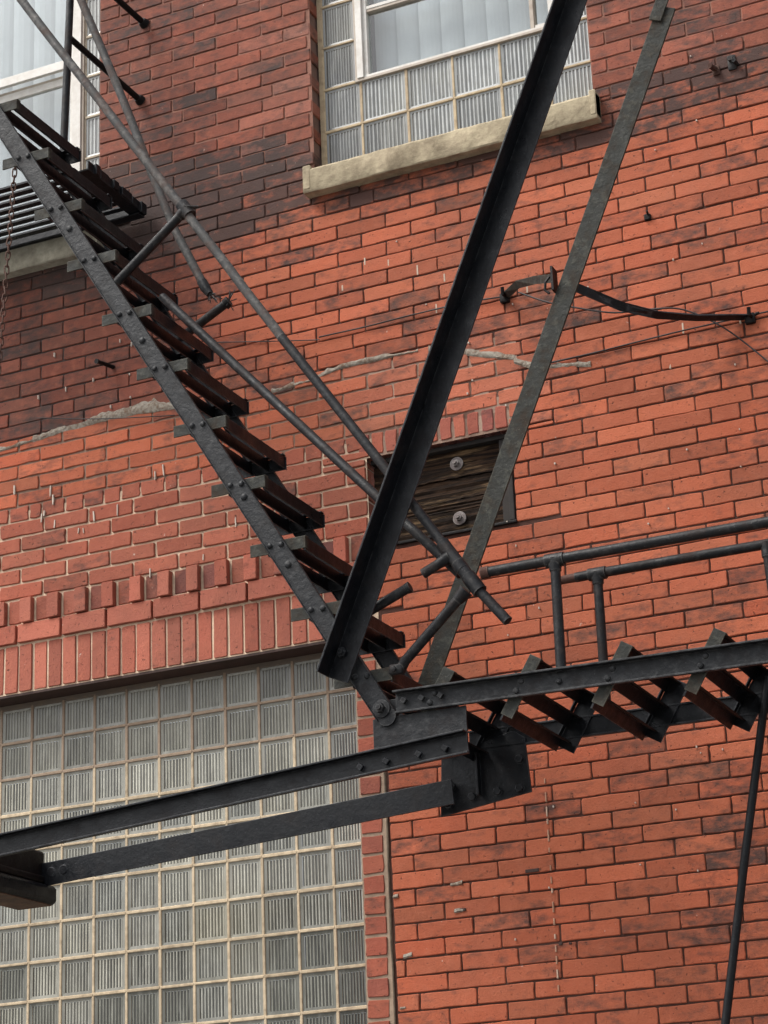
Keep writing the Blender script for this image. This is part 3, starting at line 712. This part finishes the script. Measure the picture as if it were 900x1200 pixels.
# ------------------------------------------------------------------ hanger bars
def bar(p0, p1, wd, th):
    d = (p1-p0).normalized(); return frame(p0, d), (p1-p0).length
h = thing('hanger_bar', 'heavy black angle iron bar slanting up past the right side of the upper window', 'hanger bar', (.07, YO-.03, 3.47), 'slanting bars carrying the stair foot')
F, n = bar(Vector((.0715, YO-.03, 3.469)), Vector((1.195, YO-.03, 6.03)), 0, 0)
q = MB(); q.box(0, n+1., -.004, .003, -.045, .034, mat=F); q.box(0, n+1., -.082, -.004, .027, .034, mat=F)
q.build('angle_bar', [IB], h, bev=.002)
q = MB(); q.bolt((.100, YO-.034, 3.552), (0, -1, 0), .017, .016, 6); q.bolt((.100, YO-.050, 3.552), (0, -1, 0), .009, .010, 10); q.build('bolt', [IB], h)
h2 = thing('hanger_bar', 'flat weathered grey green bar slanting up to the right, held by the wall strap', 'hanger bar', (.18, YI, 3.55), 'slanting bars carrying the stair foot')
F, n = bar(Vector((.150, YI, 3.495)), Vector((1.217, YI, 5.868)), 0, 0)
q = MB(); q.box(0, n, -.005, .005, -.035, .035, mat=F); q.build('flat_bar', [IWG], h2, bev=.0015)
q = MB(); q.box(n-.06, n+.8, -.014, -.0055, -.002, .045, mat=F); q.build('bracket', [IWG], h2, bev=.002)

# ------------------------------------------------------------------ swing stair with its counterweight arm
YS = -.42
sw = thing('swing_stair', 'black iron drop stair held level at the right by a counterweighted arm', 'swing stair', (.26, -.69, 3.36))
def channel(p0, p1, y, hw, fl, t=.006, tb=None):
    d = (Vector(p1)-Vector(p0)); F = frame(p0, d); n = d.length; m_ = MB()
    m_.box(0, n, -.003, .004, -hw, hw, mat=F); m_.box(0, n, -fl, -.003, hw-t, hw, mat=F); m_.box(0, n, -(tb or fl), -.003, -hw, -hw+t, mat=F); return m_, F, n
q, F, n = channel((.262, YO, 3.371), (2.6, YO, 3.326), YO, .0345, .030, .006, .012)
for x in (.030, .091, .155): q.bolt(F @ Vector((x, -.003, .003)), (0, -1, 0), .0125, .013, 4, rot=.9)
sp = [.3893-.262, .6773-.262, .9719-.262, 1.2617-.262, 1.553-.262, 1.845-.262]
for x in sp:
    q.bolt(F @ Vector((x+.007, -.003, .014)), (0, -1, 0), .0105, .009, 8, dome=True); q.bolt(F @ Vector((x-.010, -.003, -.014)), (0, -1, 0), .0105, .009, 8, dome=True)
q.bolt(F @ Vector((.545, -.003, -.002)), (0, -1, 0), .011, .009, 8, dome=True)
q.build('stringer', [IG], sw, bev=.001)['label'] = 'outer stringer with square nuts and rivets'
q, F2, n = channel((.30, YS, 3.345), (2.6, YS, 3.31), YS, .0345, .012)
q.build('stringer', [IB], sw, bev=.001)
rot = Matrix.Rotation(math.radians(-58), 4, 'Y')
for x in sp:
    c = F @ Vector((x, 0, 0)); bars, br, br2 = tread_mesh(Matrix.Translation((c.x, 0, c.z)) @ rot, YO+.002, YS, (.102, .016, -.070), -.020, -.046)
    tp = br.build('tread', [IWG], sw, bev=.0012); bars.build('slat', [IBR, IB], tp); br2.build('bracket', [IB], tp, bev=.001)
# link plate and lower gusset
q = MB(); q.box(.176, .494, YO+.006, YO+.014, 3.215, 3.332); q.box(.18, .262, YO+.0145, YO+.022, 3.20, 3.39); q.build('link_plate', [IG], sw, bev=.002)
def plate(pts, y, th):
    m_ = MB(); n = len(pts); vs = [(x, y, z) for x, z in pts]+[(x, y+th, z) for x, z in pts]
    m_.add(vs, [tuple(range(n)), tuple(range(2*n-1, n-1, -1))]+[(i, (i+1) % n, n+(i+1) % n, n+i) for i in range(n)]); return m_
q = plate([(.188, 3.105), (.512, 3.148), (.500, 3.33), (.46, 3.36), (.20, 3.30)], YS-.012, .008)
for (x, z) in ((.222, 3.141), (.305, 3.157), (.395, 3.164), (.473, 3.164), (.478, 3.26), (.235, 3.20)): q.bolt((x, YS-.012, z), (0, -1, 0), .0145, .014, 6)
q.box(.33, .338, YS-.040, YS-.012, 3.155, 3.30)
q.build('gusset_plate', [IB], sw, bev=.0015)
# counterweight arm: two bars and the weight
q, F3, n = channel((-2.4, YO, 3.012), (.497, YO, 3.2135), YO, .036, .030, .006, .014)
for x in (2.50, 2.59, 2.70, 2.79): q.bolt(F3 @ Vector((x+.04, -.003, -.006)), (0, -1, 0), .0135, .013, 4, rot=.9)
q.build('counterweight_arm', [IB], sw, bev=.001)
d = Vector((.206, YI-.02, 3.17))-Vector((-1.33, YI-.02, 3.079)); F4 = frame((-1.36, YI-.02, 3.077), d)
q = MB(); q.box(0, 1.62, -.004, .004, -.0415, .0415, mat=F4)
for x in (.07, .12): q.bolt(F4 @ Vector((x, -.004, .004)), (0, -1, 0), .017, .003, 14)
q.build('counterweight_arm', [IB], sw, bev=.0015)
cw = MB(); cw.cbox(-1.455, -1.330, -.88, YI-.01, 3.062, 3.165, .008)
cw.cbox(-1.462, -1.318, -.88, YI+.0, 3.048, 3.075, .006)
o = cw.build('counterweight', [IBR], sw, bev=.006)
q = MB(); q.cbox(-1.465, -1.304, -.88, YI+.035, 2.978, 3.046, .012); q.build('weight_slab', [IB], o, bev=.006)
q = MB(); q.box(-1.455, -1.316, -.87, YI+.02, 2.974, 2.9775); q.build('slab_underside', [WOODW], o)
# rails of the swing stair
def rail(y, z, x0, xp, zb, nm):
    q = MB(); q.tube([(x0, y, z), (xp-.015, y, z+.001), (2.6, y, z-.004)], .0165, 14, wob=.02); q.build('handrail', [IPD], sw, smooth=50)
    q = MB(); q.tube([(xp, y, z-.01), (xp-.004, y, zb)], [.0155, .0165], 14); q.tube([(xp, y, z-.036), (xp, y, z+.004)], [.0185, .0225], 14); q.tube([(xp-.030, y, z), (xp+.030, y, z)], .0215, 14)
    q.build('rail_post', [IPD], sw, smooth=50)
rail(YO, 3.745, .59, .819, 3.385, 0)
rail(YI, 3.834, .725, .801, 3.36, 1)
q = MB(); q.tube([(.655, YI, 3.832), (.69, YI, 3.834), (.735, YI, 3.834)], [.0125, .0145, .0155], 12, wob=.1); q.build('broken_rail', [RUSTC], sw, smooth=50)
q = MB(); q.tube([(1.372, YI, 3.840), (1.372, YI, 3.79)], .019, 12); q.tube([(1.372, YI, 3.80), (1.385, YI, 3.36)], .0155, 12); q.build('rail_post', [IPD], sw, smooth=50)
q = MB(); q.tube([(.574, YO, 3.744), (.60, YO, 3.745)], [.0195, .0185], 12, wob=.06); q.build('rail_collar', [RUSTC], sw, smooth=50)

# ------------------------------------------------------------------ loose things
q = MB(); q.tube([(1.335, YI, 3.40), (1.31, YI, 3.303), (1.20, YI, 2.83), (1.095, YI, 2.356), (.76, YI, .85)], .0135, 12)
tag(q.build('steel_rod', [IB], None, (1.31, YI, 3.3), smooth=50), 'thin black steel rod hanging below the level drop stair at the right', 'rod')
ch = thing('chain', 'rusty hanging chain at the left edge below the landing', 'chain', (-1.363, -.70, 5.80))
P0, P1 = Vector((-1.352, -.70, 5.84)), Vector((-1.412, -.70, 4.93)); lk = MB()
for k in range(24):
    t = 2*math.pi*k/24
ln = .036; pts = []
for k in range(17):
    t = 2*math.pi*k/16; pts.append((.0078*math.cos(t)*1.0, 0, (ln/2-.008)*(1 if math.sin(t) >= 0 else -1)*(1 if abs(math.sin(t)) > .2 else abs(math.sin(t))*5)+.008*math.sin(t)))
lk.tube(pts, .0032, 6, cap=False); link0 = lk.build('link', [RUSTC], None, smooth=60); link0.parent = ch
N = int((P1-P0).length/(ln-.007))
for k in range(N):
    o = link0 if k == 0 else link0.copy()
    if k: COL.objects.link(o)
    o.parent = ch; p = P0.lerp(P1, k/N); o.location = p-ch.location
    o.rotation_euler = (random.uniform(-.15, .15), .06+random.uniform(-.12, .12), (math.pi/2 if k % 2 else 0)+.6)
# strap stay round the flat hanger bar, with wall hooks
st = thing('strap_stay', 'flat black strap tying the grey green hanger bar back to the wall', 'strap', (.73, -.46, 4.93))
def strap(pts, wdt, tw):
    m_ = MB(); vs = []; n = len(pts)
    for i, p in enumerate(pts):
        p = Vector(p); d = (Vector(pts[min(i+1, n-1)])-Vector(pts[max(i-1, 0)])).normalized(); a = tw[i]
        up = Vector((0, 0, 1)); s_ = d.cross(up).normalized(); u = s_.cross(d); e_ = (u*math.cos(a)+s_*math.sin(a))*wdt/2; t_ = (s_*math.cos(a)-u*math.sin(a))*.0025
        vs += [p+e_+t_, p-e_+t_, p-e_-t_, p+e_-t_]
    m_.add(vs, [(4*i+k, 4*i+(k+1) % 4, 4*i+4+(k+1) % 4, 4*i+4+k) for i in range(n-1) for k in range(4)]+[(0, 1, 2, 3), (4*n-4, 4*n-3, 4*n-2, 4*n-1)]); return m_
strap([(.372, -.005, 5.135), (.40, -.05, 5.118), (.47, -.13, 5.105), (.60, -.30, 5.02), (.722, -.468, 4.925)], .030, [.9, .9, .5, .1, 0]).build('strap_end', [IWG], st)
strap([(.765, -.445, 4.905), (.82, -.38, 4.885), (.90, -.27, 4.858), (1.0, -.17, 4.842), (1.12, -.09, 4.836), (1.285, -.005, 4.835)], .034, [.1, .15, .5, 1.15, 1.35, 1.4]).build('strap_end', [IB], st)
q = MB(); q.box(.722, .730, -.485, -.435, 4.875, 4.965); q.tube([(.715, -.475, 4.93), (.700, -.48, 4.91), (.697, -.48, 4.88), (.712, -.48, 4.865)], .005, 8); q.build('clamp', [IBR], st)
for nm, x, z in (('iron hook in the wall at the left end of the strap', .372, 5.135), ('iron hook in the wall at the right end of the strap', 1.288, 4.838)):
    q = MB(); q.cbox(x-.018, x+.018, -.018, .004, z-.03, z+.008, .003); q.tube([(x+.005, 0, z-.005), (x+.008, -.05, z-.012), (x+.01, -.055, z+.012)], .007, 8)
    q.tube([(x-.02, -.002, z-.005), (x+.035, -.012, z+.002)], .006, 8)
    tag(q.build('wall_hook', [IBR], None, (x, 0, z), smooth=40), nm, 'hook', 'hooks holding the strap')
# wires
def wire(pts, r, label, loc):
    P = []
    n = len(pts)
    for i in range(n-1):
        p0, p1, p2, p3 = (Vector(pts[max(0, min(n-1, i+k))]) for k in (-1, 0, 1, 2))
        for s_ in range(6):
            t = s_/6; P.append(.5*((2*p1)+(p2-p0)*t+(2*p0-5*p1+4*p2-p3)*t*t+(3*p1-p0-3*p2+p3)*t**3))
    P.append(Vector(pts[-1])); q = MB(); q.tube(P, r, 6); return tag(q.build('wire', [CABLE], None, loc, smooth=60), label, 'wire', 'thin wires on the wall')
wire([(-.86, -.008, 5.222), (-.62, -.008, 5.172), (-.403, -.008, 5.129)], .0022, 'thin wire sagging along the bricks behind the upper handrail', (-.6, 0, 5.17))
wire([(-.403, -.010, 5.140), (-.2, -.010, 5.138), (-.028, -.010, 5.142), (.205, -.010, 5.142), (.36, -.012, 5.13)], .003, 'black cable running level along a mortar joint to the left wall hook', (0, 0, 5.14))
wire([(-1.697, -.012, 5.071), (-1.4, -.012, 5.005), (-1.047, -.012, 4.946)], .0022, 'thin wire crossing the grey cement smear left of the stair', (-1.4, 0, 5.0))
wire([(.50, -.008, 4.825), (.70, -.008, 4.826), (.877, -.008, 4.832), (1.1, -.010, 4.837), (1.6, -.008, 4.84)], .003, 'black cable running level along the joint below the strap', (.9, 0, 4.83))
wire([(.43, -.012, 5.132), (.55, -.03, 5.055), (.665, -.03, 5.005), (.80, -.03, 4.955), (.95, -.03, 4.935), (1.06, -.03, 4.905), (1.20, -.03, 4.80), (1.336, -.012, 4.649), (1.45, -.01, 4.5)], .0032, 'loose black wire looping under the strap and down to the right', (.43, 0, 5.13))
# iron left in the wall
q = MB(); q.cbox(1.305, 1.335, -.008, .004, 5.83, 5.89, .002); q.bolt((1.318, -.008, 5.872), (0, -1, 0), .012, .014, 6); q.tube([(1.338, .0, 5.85), (1.338, -.05, 5.842)], .008, 8)
tag(q.build('anchor_plate', [IPD], None, (1.31, 0, 5.86), smooth=40), 'small iron anchor with a bolt on the dark brick band at upper right', 'anchor')
q = MB(); q.cbox(1.245, 1.272, -.010, .004, 5.825, 5.865, .003); q.tube([(1.258, 0, 5.85), (1.25, -.06, 5.838)], [.012, .009], 8)
tag(q.build('iron_stub', [RUSTC], None, (1.26, 0, 5.85), smooth=40), 'rusty cut off iron stub on the dark brick band left of the bolt anchor', 'iron stub')
q = MB(); q.tube([(-1.338, .004, 5.224), (-1.352, -.09, 5.215), (-1.354, -.105, 5.213)], [.009, .008, .011], 8)
tag(q.build('iron_spike', [IBR], None, (-1.338, 0, 5.224), smooth=40), 'iron spike sticking out of the shaded brickwork left of the stair', 'spike')
q = MB(); q.cbox(.935, .960, -.010, .004, 5.305, 5.330, .003); q.tube([(.95, 0, 5.32), (.955, -.03, 5.33)], .004, 6)
tag(q.build('iron_nail', [IBR], None, (.95, 0, 5.32)), 'small black nail in the brickwork right of the grey green bar', 'nail')
